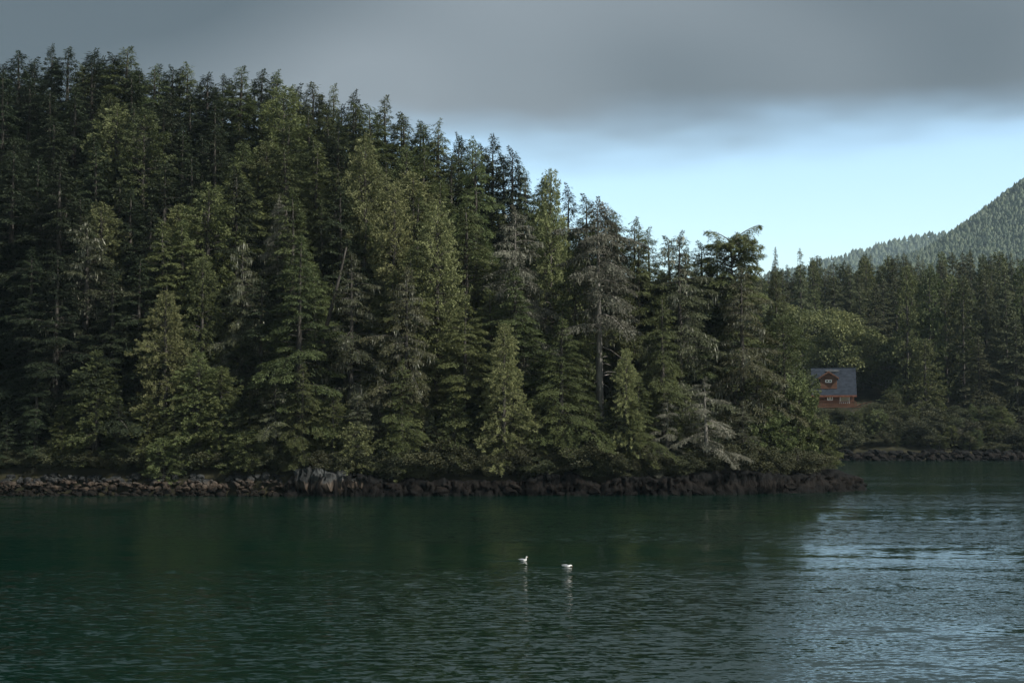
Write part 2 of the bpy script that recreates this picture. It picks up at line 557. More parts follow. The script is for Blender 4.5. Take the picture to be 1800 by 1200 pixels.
M['mountain'] = solid_mat('mountain_forest_floor', (0.02, 0.032, 0.014), (0.05, 0.062, 0.026), 0.02, 0.95)
RPX = [-400, 900, 1300, 1450, 1560, 1640, 1690, 1740, 1800, 1900, 2100, 2600]
RPY = [735, 700, 590, 520, 470, 436, 404, 368, 324, 286, 271, 281]
mount_f, me = ridge_mesh('mountain', 2300.0, RPX, RPY, 1500.0, -200, 2200, M['mountain'], 11)
mountain = link('mountain', me); tag(mountain, 'forested mountain rising at the edge of the view', 'mountain', kind='structure')
RPX2 = [-400, 900, 1300, 1430, 1475, 1520, 1580, 1640, 1700, 1900, 2600]
RPY2 = [700, 560, 496, 468, 453, 440, 423, 412, 402, 392, 410]
ridge_f, me = ridge_mesh('distant_ridge', 4200.0, RPX2, RPY2, 1700.0, -400, 2600, M['mountain'], 12)
ridge = link('distant_ridge', me); tag(ridge, 'low blue-green ridge sloping down behind the mountain', 'ridge', kind='structure')


# ---------------------------------------------------------------- tree prototypes
def kites(P, D, S, L, W):
    """leaf-sized kite faces: base P, direction D, side S, length L, width W -> verts, quads"""
    L = L[:, None]; W = W[:, None]
    mid = P + D * L * 0.55
    V = np.stack([P, mid + S * W * 0.5, P + D * L, mid - S * W * 0.5], 1).reshape(-1, 3)
    Q = np.arange(len(P) * 4).reshape(-1, 4)
    return V, Q


def unit(v):
    return v / (np.linalg.norm(v, axis=-1, keepdims=True) + 1e-9)


def perp(D, r):
    a = r.normal(size=D.shape)
    return unit(np.cross(D, a))


def trunk_mb(h, r0, r, lean=0.02, sides=8, top=0.02, base=-1.5):
    z = np.concatenate([[base], np.linspace(0, h, 14)])
    t = np.clip(z / h, 0, 1)
    wob = np.cumsum(r.normal(size=(15, 2)) * lean * h / 14, 0)
    wob -= wob[1]
    pts = np.column_stack([wob[:, 0] * t, wob[:, 1] * t, z])
    rad = r0 * (1 - t) ** 0.85 + top
    rad[0] = rad[1] = r0 * 1.25
    mb = MB(); mb.tube(pts, rad, sides)
    return mb, pts


def conifer(name, seed, h=22.0, R=4.4, z0=0.10, nb=170, ncard=24000, up=(0.05, 0.30), droop=0.42,
            leaf='hemlock', bark='bark', style='hemlock', prof=0.8, cl=(0.17, 0.30), cw=(0.07, 0.12),
            gappy=0.35, lichen=0, r0=0.34, limb_r=0.035, bare_low=0, topdroop=True, flat=0.0, lean=0.02, wind=None, jag=0.25):
    """a conifer prototype: dict of part meshes"""
    r = np.random.default_rng(seed)
    tb, tp = trunk_mb(h * (0.985), r0, r, lean)
    t = np.sort(r.random(nb))
    t = 0.5 * t + 0.5 * (np.arange(nb) + 0.5) / nb
    t = 1 - (1 - t) ** 1.25
    az = (np.arange(nb) * 2.39996 + r.normal(size=nb) * 0.5) % (2 * math.pi)
    if wind is not None:                                     # limbs pushed round to one side
        az = np.where(r.random(nb) < wind[1], wind[0] + r.normal(size=nb) * 0.7, az)
    zz = h * (z0 + (1 - z0) * t)
    # outline: tapered, with storeys and one-sided bulges
    if style == 'cedar_round':
        pf = np.sqrt(np.clip(1 - t ** 2.4, 0, 1)) * (0.72 + 0.28 * np.minimum(1, t * 3.5))
    elif flat:
        pf = np.where(t > 1 - flat, 0.95, 0.55 + 0.25 * t)
    else:
        pf = (1 - t) ** prof * (0.80 + 0.20 * np.minimum(1, t * 5.0)) * (0.62 + 0.38 * sm(0.0, 0.25, 1 - t)) + 0.012
    phase = r.random(4) * 6.28
    lob = 1 + jag * np.sin(t * 23 + phase[0] + 1.3 * np.sin(az + phase[1])) * 0.6 + jag * np.sin(az * 2 + phase[2] + t * 9) * 0.6
    L = R * pf * lob * (1 - gappy + gappy * 1.6 * r.random(nb)) * (1 + 0.35 * ((r.random(nb) < 0.08) & (t < 0.6)))
    L = np.maximum(L, 0.14)
    upv = up[0] + (up[1] - up[0]) * t ** 2 + r.normal(size=nb) * 0.08
    dr = droop * (0.75 + 0.5 * r.random(nb)) * (1 - 0.45 * t ** 3)
    ca, sa = np.cos(az), np.sin(az)
    tx = np.interp(zz, tp[:, 2], tp[:, 0]); ty = np.interp(zz, tp[:, 2], tp[:, 1])

    def curve(i, s):
        rr = L[i] * s
        return np.stack([tx[i] + ca[i] * rr, ty[i] + sa[i] * rr, zz[i] + L[i] * (upv[i] * s - dr[i] * s ** 2)], -1)
    # limbs, joined to the trunk
    ss = np.linspace(0, 0.92, 5)
    for i in range(nb):
        if L[i] < 0.5:
            continue
        tb.tube(curve(np.full(5, i), ss), (limb_r * (0.5 + L[i] / R)) * (1 - 0.85 * ss) + 0.006, 3, cap=False)
    if bare_low:
        for k in range(bare_low):
            a = r.random() * 6.28; z = h * (0.12 + r.random() * z0); ll = 0.6 + r.random() * 1.8
            p0 = np.array([np.interp(z, tp[:, 2], tp[:, 0]), np.interp(z, tp[:, 2], tp[:, 1]), z])
            dv = np.array([math.cos(a), math.sin(a), r.normal() * 0.25])
            tb.tube([p0, p0 + dv * ll * 0.5, p0 + dv * ll + [0, 0, -0.2 * ll]], [0.05, 0.03, 0.01], 4, cap=False)
    wgt = L ** 1.35
    wgt /= wgt.sum()
    bi = r.choice(nb, ncard, p=wgt)
    tint_b = r.random(nb)
    out = np.stack([ca, sa, np.zeros(nb)], 1)
    if style == 'hemlock':
        ntw = np.maximum(6, (L / 0.11)).astype(int)
        k = (r.random(ncard) ** 0.8 * ntw[bi]).astype(int)
        s = np.clip(0.12 + 0.88 * (k + 0.5) / ntw[bi], 0, 1)
        side = np.where(((k * 7919 + bi) % 2) == 0, 1.0, -1.0)
        C = curve(bi, s)
        ang = az[bi] + side * (0.95 + 0.25 * np.sin(k * 12.9 + bi))
        tl = (0.46 * L[bi] * (1.02 - s) ** 0.8 + 0.26) * (0.75 + 0.5 * ((k * 31 + bi * 17) % 13) / 13)
        u = r.random(ncard) ** 0.8
        tdir = np.stack([np.cos(ang), np.sin(ang), np.zeros(ncard)], 1)
        P = C + tdir * (tl * u)[:, None]
        P[:, 2] -= 0.55 * tl * u ** 2 + 0.02
        P += r.normal(size=P.shape) * np.array([0.07, 0.07, 0.045])
        D = unit(tdir * 0.55 + out[bi] * 0.75 + r.normal(size=P.shape) * 0.5 + np.array([0, 0, -0.35]) - np.array([0, 0, 0.5]) * (u ** 2)[:, None])
        S = unit(np.cross(D, np.array([0, 0, 1.0])) + r.normal(size=P.shape) * 0.35)
        tint = 0.35 * r.random(ncard) + 0.35 * tint_b[bi] + 0.30 * s
    else:                                                    # cedar: tufted, flame-shaped fans
        ncl = np.maximum(2, (L / 0.30)).astype(int)
        k = (r.random(ncard) ** 0.7 * ncl[bi]).astype(int)
        s = np.clip(0.22 + 0.78 * (k + 0.5) / ncl[bi], 0, 1)
        hsh = (k * 127 + bi * 311)
        o1 = ((hsh * 0.6180339) % 1.0) - 0.5
        o2 = ((hsh * 0.7548776) % 1.0) - 0.5
        o3 = ((hsh * 0.5698402) % 1.0)
        C = curve(bi, s)
        tang = np.stack([-sa[bi], ca[bi], np.zeros(ncard)], 1)
        spread = 0.20 * L[bi] + 0.35
        C = C + tang * (o1 * spread * 1.6)[:, None] + np.array([0, 0, 1.0]) * (o2 * 0.7)[:, None]
        q = r.random(ncard)
        axis = unit(out[bi] * 0.75 + np.array([0, 0, 1.0]) * (0.55 - 1.0 * o3)[:, None] + tang * (o1 * 0.9)[:, None])
        P = C + axis * (q * 0.55)[:, None] + r.normal(size=C.shape) * (0.13 * (1.15 - q))[:, None]
        D = unit(axis + r.normal(size=P.shape) * 0.55 + np.array([0, 0, -0.12]))
        S = perp(D, r)
        tint = 0.4 * r.random(ncard) + 0.35 * o3 + 0.25 * q
    Lc = cl[0] + (cl[1] - cl[0]) * r.random(ncard)
    Wc = cw[0] + (cw[1] - cw[0]) * r.random(ncard)
    V, Q = kites(P, D, S, Lc, Wc)
    # the leader shoot
    nl = 200
    zt = h * (0.93 + 0.085 * r.random(nl))
    lr_ = (h * 1.018 - zt) * 0.15 + 0.02
    a = r.random(nl) * 6.28
    bend = (np.clip((zt / h - 0.97) / 0.04, 0, 1) ** 2) * (0.28 if topdroop else 0.08)
    tipx, tipy = tp[-1, 0], tp[-1, 1]
    P2 = np.stack([tipx + bend + np.cos(a) * lr_ * r.random(nl), tipy + np.sin(a) * lr_ * r.random(nl), zt], 1)
    D2 = unit(np.stack([np.cos(a), np.sin(a), np.full(nl, 0.5)], 1) + r.normal(size=(nl, 3)) * 0.3)
    V2, Q2 = kites(P2, D2, perp(D2, r), np.full(nl, 0.20), np.full(nl, 0.06))
    Q = np.concatenate([Q, Q2 + len(V)]); V = np.concatenate([V, V2]); tint = np.concatenate([tint, r.random(nl)])
    parts = {'trunk': tb.mesh(name + '_trunk', True)}
    parts['trunk'].materials.append(M[bark])
    parts['crown'] = quad_mesh(name + '_crown', V, Q, M[leaf], tint)
    if lichen:
        nc = lichen
        bi = r.choice(nb, nc // 9 + 1, p=wgt)
        s = 0.25 + 0.75 * r.random(len(bi))
        C = curve(bi, s)
        rep = r.integers(0, len(bi), nc)
        P = C[rep] + r.normal(size=(nc, 3)) * np.array([0.22, 0.22, 0.05])
        D = unit(np.array([0, 0, -1.0]) + r.normal(size=(nc, 3)) * 0.16)
        V, Q = kites(P, D, perp(D, r), 0.25 + 0.75 * r.random(nc) ** 2 * (0.4 + r.random(len(bi))[rep]), 0.05 + 0.07 * r.random(nc))
        parts['lichen'] = quad_mesh(name + '_lichen', V, Q, M['lichen'], r.random(nc))
    return dict(parts=parts, h=h, R=R)


def broadleaf(name, seed, h=11.0, R=5.0, ncard=22000, leaf='broad', bark='palebark', z0=0.25, nclump=60, cs=1.1, card=(0.16, 0.30)):
    r = np.random.default_rng(seed)
    tb, tp = trunk_mb(h * 0.8, 0.022 * h, r, 0.05)
    d = unit(r.normal(size=(nclump, 3)))
    rad = r.random(nclump) ** 0.4
    C = d * rad[:, None] * np.array([R, R, h * (1 - z0) * 0.5]) + np.array([0, 0, h * (z0 + (1 - z0) * 0.5)])
    C[:, :2] *= (1 + 0.2 * r.normal(size=(nclump, 1)))
    for i in range(nclump):
        z = max(0.15 * h, C[i, 2] * 0.55)
        p0 = np.array([np.interp(z, tp[:, 2], tp[:, 0]), np.interp(z, tp[:, 2], tp[:, 1]), z])
        tb.tube([p0, p0 * 0.5 + C[i] * 0.5 + r.normal(size=3) * 0.15, C[i]], [0.006 * h, 0.004 * h, 0.01], 4, cap=False)
    ci = r.integers(0, nclump, ncard)
    dd = unit(r.normal(size=(ncard, 3)) + np.array([0, 0, 0.35]))
    csz = (cs * (0.6 + 0.7 * r.random(nclump)))[ci]
    P = C[ci] + dd * (csz * (0.55 + 0.5 * r.random(ncard)))[:, None] * np.array([1.15, 1.15, 0.75])
    D = unit(dd * 0.6 + r.normal(size=P.shape) * 0.7)
    V, Q = kites(P, D, perp(D, r), card[0] + (card[1] - card[0]) * r.random(ncard), 0.6 * (card[0] + (card[1] - card[0]) * r.random(ncard)))
    tint = 0.5 * r.random(ncard) + 0.5 * r.random(nclump)[ci]
    parts = {'trunk': tb.mesh(name + '_trunk', True)}
    parts['trunk'].materials.append(M[bark])
    parts['crown'] = quad_mesh(name + '_crown', V, Q, M[leaf], tint)
    return dict(parts=parts, h=h, R=R)


def snag(name, seed, h=12.0, r0=0.16, stubs=14, bark='palebark'):
    r = np.random.default_rng(seed)
    tb, tp = trunk_mb(h, r0, r, 0.03, top=0.045)
    for k in range(stubs):
        z = h * (0.3 + 0.68 * r.random()); a = r.random() * 6.28; ll = 0.4 + 1.3 * r.random()
        p0 = np.array([np.interp(z, tp[:, 2], tp[:, 0]), np.interp(z, tp[:, 2], tp[:, 1]), z])
        dv = np.array([math.cos(a), math.sin(a), 0.3 * r.normal()])
        p1 = p0 + dv * ll * 0.55; p2 = p0 + dv * ll + np.array([0, 0, 0.35 * r.normal() * ll])
        tb.tube([p0, p1, p2], [0.035, 0.025, 0.008], 4, cap=False)
        if r.random() < 0.5:
            tb.tube([p1, p1 + unit(dv + r.normal(size=3) * 0.6) * ll * 0.4], [0.02, 0.006], 3, cap=False)
    parts = {'trunk': tb.mesh(name + '_trunk', True)}
    parts['trunk'].materials.append(M[bark])
    return dict(parts=parts, h=h, R=0.8)


K = {}
for i in range(4):
    K['hemlock%d' % i] = conifer('hemlock', 100 + i, z0=0.03, nb=120 + 8 * i, R=4.8, up=(0.22, 0.6), droop=0.50 + 0.07 * i, ncard=57000, cl=(0.18, 0.36), cw=(0.045, 0.075), prof=0.80, jag=0.3, gappy=0.4)
for i in range(3):
    K['dark%d' % i] = conifer('dark_hemlock', 120 + i, z0=0.05, nb=125 + 9 * i, R=4.6, up=(0.18, 0.7), droop=0.42 + 0.07 * i, leaf='hemlock_shade', ncard=50000, cl=(0.2, 0.38), cw=(0.055, 0.09), gappy=0.45, jag=0.4, prof=0.80)
for i in range(3):
    K['cedar%d' % i] = conifer('cedar', 140 + i, h=16, R=3.7, z0=0.02, nb=210, ncard=54000, style='cedar', leaf='cedar', up=(0.0, 0.9), droop=0.25, cl=(0.15, 0.28), cw=(0.05, 0.085), topdroop=False, prof=0.62, jag=0.3, gappy=0.3)
for i in range(2):
    K['greencedar%d' % i] = conifer('green_cedar', 150 + i, h=18, R=4.0, z0=0.02, nb=200, ncard=52000, style='cedar', leaf='cedar_green', up=(0.0, 0.9), droop=0.3, cl=(0.16, 0.3), cw=(0.05, 0.09), topdroop=False, prof=0.6, jag=0.35)
K['roundcedar'] = conifer('round_cedar', 160, h=14, R=4.6, z0=0.0, nb=240, ncard=60000, style='cedar', leaf='cedar_green', up=(0.0, 0.8), droop=0.35, cl=(0.15, 0.28), cw=(0.05, 0.09), topdroop=False, prof=0.40, jag=0.2)
for i in range(3):
    K['lichen%d' % i] = conifer('lichen_spruce', 170 + i, h=20, R=4.7, z0=0.05, nb=100, ncard=38000, leaf='spruce', lichen=2600, up=(0.15, 0.5), droop=0.50, cl=(0.17, 0.34), cw=(0.045, 0.08), gappy=0.55, limb_r=0.05, jag=0.35, prof=0.58)
for i in range(2):
    K['grey%d' % i] = conifer('grey_spruce', 180 + i, h=18, R=4.8, z0=0.06, nb=90, ncard=34000, leaf='greyneedle', lichen=2600, up=(0.15, 0.4), droop=0.50, cl=(0.17, 0.34), cw=(0.045, 0.08), gappy=0.55, limb_r=0.055, jag=0.4, prof=0.55, bark='palebark')
K['deadgrey'] = conifer('dead_grey_spruce', 186, h=18, R=6.0, z0=0.08, nb=40, ncard=22000, leaf='greyneedle', lichen=3200, up=(0.25, 0.6), droop=0.80, cl=(0.16, 0.32), cw=(0.05, 0.09), gappy=0.75, limb_r=0.07, jag=0.6, prof=0.75, bark='palebark')
K['bare'] = conifer('bare_trunk_spruce', 190, h=22, R=4.6, z0=0.48, nb=74, ncard=26000, leaf='greyneedle', lichen=2400, up=(0.1, 0.5), droop=0.5, cw=(0.05, 0.085), gappy=0.6, limb_r=0.04, jag=0.4, prof=0.6, bark='palebark', bare_low=16, r0=0.34)
K['flat'] = conifer('flat_topped_hemlock', 195, h=20, R=2.9, z0=0.35, nb=100, ncard=44000, leaf='hemlock', droop=0.55, flat=0.40, up=(0.15, 0.75), gappy=0.4, jag=0.25, limb_r=0.05, topdroop=True, cl=(0.2, 0.36), cw=(0.05, 0.09))
for i in range(3):
    K['far%d' % i] = conifer('far_conifer', 200 + i, h=24, R=4.2, z0=0.06, nb=110, ncard=20000, leaf='far', up=(0.1, 0.4), droop=0.55, cl=(0.3, 0.5), cw=(0.12, 0.2), jag=0.4, gappy=0.5, prof=0.8)
K['farcedar'] = conifer('far_cedar', 210, h=18, R=4.0, z0=0.06, nb=110, ncard=17000, style='cedar', leaf='cedar_green', up=(0, 0.8), droop=0.2, cl=(0.25, 0.42), cw=(0.12, 0.2), topdroop=False, prof=0.6)
for i in range(2):
    K['broad%d' % i] = broadleaf('alder', 220 + i, h=13, R=5.2, ncard=22000, card=(0.25, 0.45), cs=1.3, z0=0.1, nclump=75)
for i in range(2):
    K['shrub%d' % i] = broadleaf('shrub', 230 + i, h=4.0, R=2.2, ncard=9000, leaf='shrub', bark='bark', z0=0.02, nclump=40, cs=0.6, card=(0.12, 0.24))
K['cedarbush'] = conifer('cedar_bush', 240, h=4.2, R=2.0, z0=0.0, nb=90, ncard=16000, style='cedar', leaf='cedar', up=(0.1, 0.9), droop=0.15, cl=(0.12, 0.22), cw=(0.05, 0.09), topdroop=False, prof=0.5, r0=0.09)
K['greenbush'] = conifer('green_cedar_bush', 241, h=5.0, R=2.3, z0=0.0, nb=100, ncard=20000, style='cedar', leaf='cedar_green', up=(0.1, 0.9), droop=0.2, cl=(0.12, 0.24), cw=(0.05, 0.08), topdroop=False, prof=0.5, r0=0.09)
K['snag0'] = snag('snag', 250)
K['snag1'] = snag('snag', 251, h=10, stubs=3, bark='bark')

TREES = []      # (object, photo column, row key, look)


def plant(kind, name, px, Y, top=None, height=None, ground=None, width=None, rz=None, lean=0.0, cat='tree', row=None, look=None, label=None, group=None, sink=0.0, fat=1.22):
    """stand one tree at photo column px and depth Y; its top reaches photo row top"""
    k = K[kind]
    X = px_to_x(px, Y)
    g = float(ground(X, Y)) - sink
    if height is None:
        height = py_to_z(top, Y) - g
    sz = height / k['h']
    sxy = (width / F * Y) / k['R'] if width else sz * (0.85 + 0.3 * rng.random())
    if width:
        sxy *= 1.0 if 'cedar' in kind or 'bush' in kind else 1.22
    sxy = min(sxy, fat * sz)
    root = empty(name, (X, Y, g), rng.random() * 6.28 if rz is None else rz)
    root.scale = (sxy, sxy, sz)
    if lean:
        root.rotation_euler = (0, lean, 0)
    for pn, me in k['parts'].items():
        link(pn, me, root)
    tag(root, label, cat, group)
    TREES.append((root, px, row, look))
    return root


# ---------------------------------------------------------------- trees of the island, hand-placed where the photo shows each
G = island_z
SHOW = 'trees standing along the island shore'
hand = [
    # kind, name, px, Y, top, half-width px, label
    ('lichen0', 'hemlock_tree', 150, 129, 388, 96, 'tall hemlock with bare upper stem and pale lichen beards near the left end'),
    ('cedar0', 'cedar_tree', 292, 124, 515, 62, 'olive pointed cedar just below the thin broken snag'),
    ('greencedar0', 'cedar_tree', 355, 127, 455, 58, 'bright green cedar right behind the olive pointed cedar'),
    ('snag0', 'snag', 291, 130, 455, None, 'thin bare snag with one side twig above the olive pointed cedar'),
    ('hemlock0', 'hemlock_tree', 408, 139, 285, 100, 'broad hemlock with long flat boughs behind the left shore trees'),
    ('lichen1', 'spruce_tree', 425, 127, 425, 52, 'lean grey-green spruce with visible trunk beside the broad flat-boughed hemlock'),
    ('grey0', 'spruce_tree', 487, 134, 348, 42, 'narrow grey spire spruce poking up left of the leaning dead stem'),
    ('hemlock1', 'hemlock_tree', 525, 124, 420, 88, 'full hemlock directly above the pale square rock outcrop'),
    ('lichen2', 'hemlock_tree', 618, 125, 445, 74, 'greyish hemlock with drooping boughs beside the pale lichen hemlock'),
    ('cedar1', 'cedar_tree', 640, 141, 240, 62, 'tall pale olive cedar high on the slope in the middle of the hill'),
    ('cedar2', 'cedar_tree', 692, 134, 325, 62, 'light olive cedar between the tall pale cedar and the bright pointed cedar'),
    ('lichen0', 'hemlock_tree', 715, 123.5, 470, 62, 'hemlock draped with whitish lichen down its front beside the bright pointed cedar'),
    ('cedar1', 'cedar_tree', 768, 129, 358, 74, 'bright yellow-green pointed cedar, largest cedar on the shore'),
    ('hemlock2', 'hemlock_tree', 835, 141, 248, 78, 'layered green hemlock with rounded bough ends behind the bright pointed cedar'),
    ('grey1', 'spruce_tree', 905, 132, 368, 88, 'grey lichen-crusted spruce standing over the small bright cedar'),
    ('cedar0', 'cedar_tree', 886, 121.8, 572, 54, 'small bright olive cedar at the waterline below the grey spruce'),
    ('cedar2', 'cedar_tree', 968, 137, 305, 58, 'brownish green cedar on the slope right of the grey spruce'),
    ('hemlock3', 'hemlock_tree', 985, 124, 560, 74, 'low dark hemlock drooping to the water right of the small bright cedar'),
    ('greencedar1', 'cedar_tree', 1010, 131, 420, 52, 'green cedar close to the left of the bare-trunked spruce'),
    ('bare', 'spruce_tree', 1055, 130, 352, 84, 'tall spruce with long bare pale trunk and grey lichened top'),
    ('cedar2', 'cedar_tree', 1100, 122.5, 615, 38, 'slim young cedar in front of the bare-trunked spruce'),
    ('hemlock1', 'hemlock_tree', 1122, 142, 392, 60, 'hemlock with spreading tiered top just right of the bare-trunked spruce'),
    ('lichen1', 'spruce_tree', 1195, 131, 412, 86, 'open spruce with airy pointed top midway along the right half'),
    ('hemlock2', 'hemlock_tree', 1165, 127, 520, 66, 'green hemlock behind the grey dead spruce at the waterline'),
    ('flat', 'hemlock_tree', 1288, 141, 424, 46, 'wind-swept hemlock with flat one-sided top on the skyline'),
    ('lichen2', 'spruce_tree', 1305, 131, 470, 76, 'shaggy spruce with tangled pale branches below the flat-topped hemlock'),
    ('deadgrey', 'spruce_tree', 1240, 123.8, 665, 100, 'low dead grey spruce with drooping bare boughs at the waterline'),
    ('deadgrey', 'spruce_tree', 1172, 124.2, 700, 52, 'small dead grey spruce left of the larger grey dead one'),
    ('roundcedar', 'cedar_tree', 1378, 133.0, 560, 62, 'big rounded cedar at the right tip of the island'),
    ('greencedar0', 'cedar_tree', 1330, 130, 640, 50, 'rounded green cedar left of the big tip cedar'),
    ('hemlock0', 'hemlock_tree', 1365, 148, 440, 36, 'pointed hemlock behind the island tip right of the flat-topped one'),
]
for kd, nm, px, Y, top, hw, lab in hand:
    cat = 'dead tree' if nm == 'snag' else 'tree'
    plant(kd, nm, px, Y, top, ground=G, width=hw, label=lab, cat=cat, row='hand', group=SHOW, fat=1.6 if nm != 'snag' else 1.0)
# the leaning dead stem
s = plant('snag1', 'snag', 528, 127, 425, ground=G, label='short dead stem leaning right above the full hemlock', cat='dead tree', row='hand', group=SHOW, lean=math.radians(14))

SKY_X = [-80, 0, 40, 90, 150, 200, 260, 330, 420, 490, 545, 610, 690, 740, 800, 830, 880, 930, 1000, 1060, 1130, 1180, 1230, 1290, 1350, 1420]
SKY_Y = [110, 100, 88, 80, 92, 76, 108, 112, 118, 126, 138, 160, 172, 200, 210, 222, 244, 282, 330, 358, 395, 418, 425, 418, 448, 470]


def sky_row(px):
    return interp(px, SKY_X, SKY_Y)


ROWS = [(128, 40, 1000, 44, 'low'), (136, -40, 1010, 46, 'lower'), (144, -50, 1090, 44, 'middle'), (152, -50, 1010, 42, 'upper'), (160, -50, 900, 40, 'high')]
ROWNAME = {'low': 'lowest rank of dark trees behind the shore', 'lower': 'second rank up the slope', 'middle': 'third rank up the slope',
           'upper': 'fourth rank up the slope', 'high': 'rank just below the skyline', 'sky': 'treetops along the hill skyline'}
taken = [(h_[2], h_[3], h_[5] or 10) for h_ in hand]
for Y0, a, b, step, key in ROWS:
    px = a + rng.random() * 20
    while px < b:
        Y = Y0 + rng.normal() * 2.0
        near = any(abs(px - t[0]) < 0.42 * t[2] and abs(Y - t[1]) < 4.0 for t in taken)
        if not near:
            X = px_to_x(px, Y)
            hgt = 15.5 + 6.5 * rng.random()
            if key == 'low':
                hgt *= 0.8
            top = 748 - (float(G(X, Y)) + hgt - CAMH) / Y * F
            top = max(top, sky_row(px) + 14 + 18 * rng.random())
            u = rng.random()
            leftness = np.clip((560 - px) / 420, 0, 1)  # shade towards the left is painted by using more of the dark needles
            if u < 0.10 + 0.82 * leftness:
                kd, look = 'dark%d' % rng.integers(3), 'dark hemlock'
            elif u < 0.80:
                kd, look = 'hemlock%d' % rng.integers(4), 'green hemlock'
            elif u < 0.93:
                kd, look = 'greencedar%d' % rng.integers(2), 'green cedar'
            else:
                kd, look = 'cedar%d' % rng.integers(3), 'olive cedar'
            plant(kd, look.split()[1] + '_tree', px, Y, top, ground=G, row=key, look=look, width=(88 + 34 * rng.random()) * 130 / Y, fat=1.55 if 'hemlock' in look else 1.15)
        px += step * (0.75 + 0.5 * rng.random())
px = -30.0
while px < 1270:
    Y = interp(px, [0, 200, 500, 700, 830, 1000, 1130, 1300], [171, 170, 167, 161, 157, 150, 146, 143]) + rng.normal() * 2
    top = sky_row(px) + abs(rng.normal()) * 24 * (1 if rng.random() < 0.7 else 0.1)
    u = rng.random()
    kd, look = ('dark%d' % rng.integers(3), 'dark hemlock') if u < (0.85 if px < 480 else 0.3) else ('hemlock%d' % rng.integers(4), 'green hemlock')  # dark needles favoured at left to paint the dimness there
    plant(kd, 'hemlock_tree', px, Y, top, ground=G, row='sky', look=look, width=(56 + 50 * rng.random()), fat=1.9)
    px += 25 + 12 * rng.random()

px = -20.0
while px < 1000:
    Y = interp(px, [0, 200, 500, 700, 830, 1000], [180, 179, 176, 170, 165, 158]) + rng.normal() * 2
    kd = 'dark%d' % rng.integers(3)
    plant(kd, 'hemlock_tree', px, Y, sky_row(px) + 10 + 30 * rng.random(), ground=G, row='behind', look='dark hemlock', width=(70 + 36 * rng.random()), fat=1.9)
    px += 30 + 14 * rng.random()
ROWNAME['behind'] = 'rank half hidden behind the skyline'

# young trees crowding the edge of the ledge
px = 15.0
while px < 1330:
    Y = 121.5
    for _ in range(3):
        Y = float(shore_y(px_to_x(px, Y))) + 1.2
    Y += 1.6 * rng.random()
    if not any(abs(px - t[0]) < 0.45 * t[2] and abs(Y - t[1]) < 1.5 for t in taken):
        u = rng.random()
        if px < 240:
            kd, look = ('dark%d' % rng.integers(3), 'dark young hemlock') if u < 0.7 else ('greencedar%d' % rng.integers(2), 'green young cedar')  # left end again dimmed through needle colour
        elif u < 0.45:
            kd, look = 'hemlock%d' % rng.integers(4), 'green young hemlock'
        elif u < 0.6:
            kd, look = 'dark%d' % rng.integers(3), 'dark young hemlock'
        elif u < 0.85:
            kd, look = 'greencedar%d' % rng.integers(2), 'green young cedar'
        else:
            kd, look = 'lichen%d' % rng.integers(3), 'greyish young spruce'
        plant(kd, look.split()[2] + '_tree', px, Y, height=4.5 + 5.0 * rng.random(), ground=G, row='front', look=look, width=40 + 26 * rng.random(), sink=0.2, fat=1.5)
    px += 36 + 22 * rng.random()
ROWNAME['front'] = 'young trees along the island ledge'

# shore bushes of the island
bush = [('greenbush', 290, 120.6, 775, 36), ('greenbush', 440, 120.8, 760, 44), ('cedarbush', 628, 119.8, 752, 38), ('greenbush', 690, 120.0, 766, 36), ('shrub1', 760, 120.8, 770, 44),
        ('shrub0', 1040, 121.6, 775, 48), ('greenbush', 1345, 128.4, 725, 50), ('greenbush', 1400, 130.6, 672, 48), ('greenbush', 1440, 131.4, 738, 40), ('shrub0', 1280, 125.6, 772, 40)]
px = -10.0
while px < 1450:
    Y = 121.0
    for _ in range(4):
        Y = float(shore_y(px_to_x(px, Y))) + (0.1 if px > 560 else 0.9)
    bush.append(('shrub%d' % rng.integers(2), px, Y + 0.5 * rng.random(), 748 - (2.1 + 1.1 * rng.random() + 0.4 - CAMH + 0.6) / Y * F, 20 + 10 * rng.random()))
    px += 24 + 12 * rng.random()
for i, (kd, px, Y, top, hw) in enumerate(sorted(bush, key=lambda b_: b_[1])):
    plant(kd, 'shore_bush', px, Y, top, ground=G, width=hw, fat=3.0, cat='bush', row='bush', look={'cedarbush': 'olive cedar bush', 'greenbush': 'green cedar bush'}.get(kd, 'leafy bush'), sink=0.15)

# ---------------------------------------------------------------- far shore woods
FG = far_z
farhand = [
    ('broad0', 'alder_tree', 1395, 288, 530, 60, 'pale yellow-green broadleaf tree behind the island tip, above the cabin'),
    ('broad1', 'alder_tree', 1478, 275, 548, 50, 'rounded broadleaf tree directly behind the cabin roof'),
    ('broad0', 'alder_tree', 1556, 274, 592, 44, 'yellow-green broadleaf tree right of the cabin'),
    ('farcedar', 'cedar_tree', 1625, 256, 598, 40, 'brownish cedar with bare pale lower trunk on the far bank'),
    ('far1', 'conifer_tree', 1408, 300, 440, 30, 'dark conifer pointing above the pale broadleaf tree'),
    ('far2', 'conifer_tree', 1572, 330, 455, 36, 'dark bushy conifer standing out above the cabin'),
    ('far0', 'conifer_tree', 1508, 315, 480, 36, 'dark conifer upslope of the cabin roof'),
    ('far1', 'conifer_tree', 1720, 258, 590, 44, 'large dark conifer near the right edge of the far bank'),
    ('far2', 'conifer_tree', 1785, 259, 560, 46, 'tall dark conifer at the right edge of the far bank'),
]
for kd, nm, px, Y, top, hw, lab in farhand:
    plant(kd, nm, px, Y, top, ground=FG, width=hw, label=lab, row='hand', group='trees on the far bank', fat=1.6)
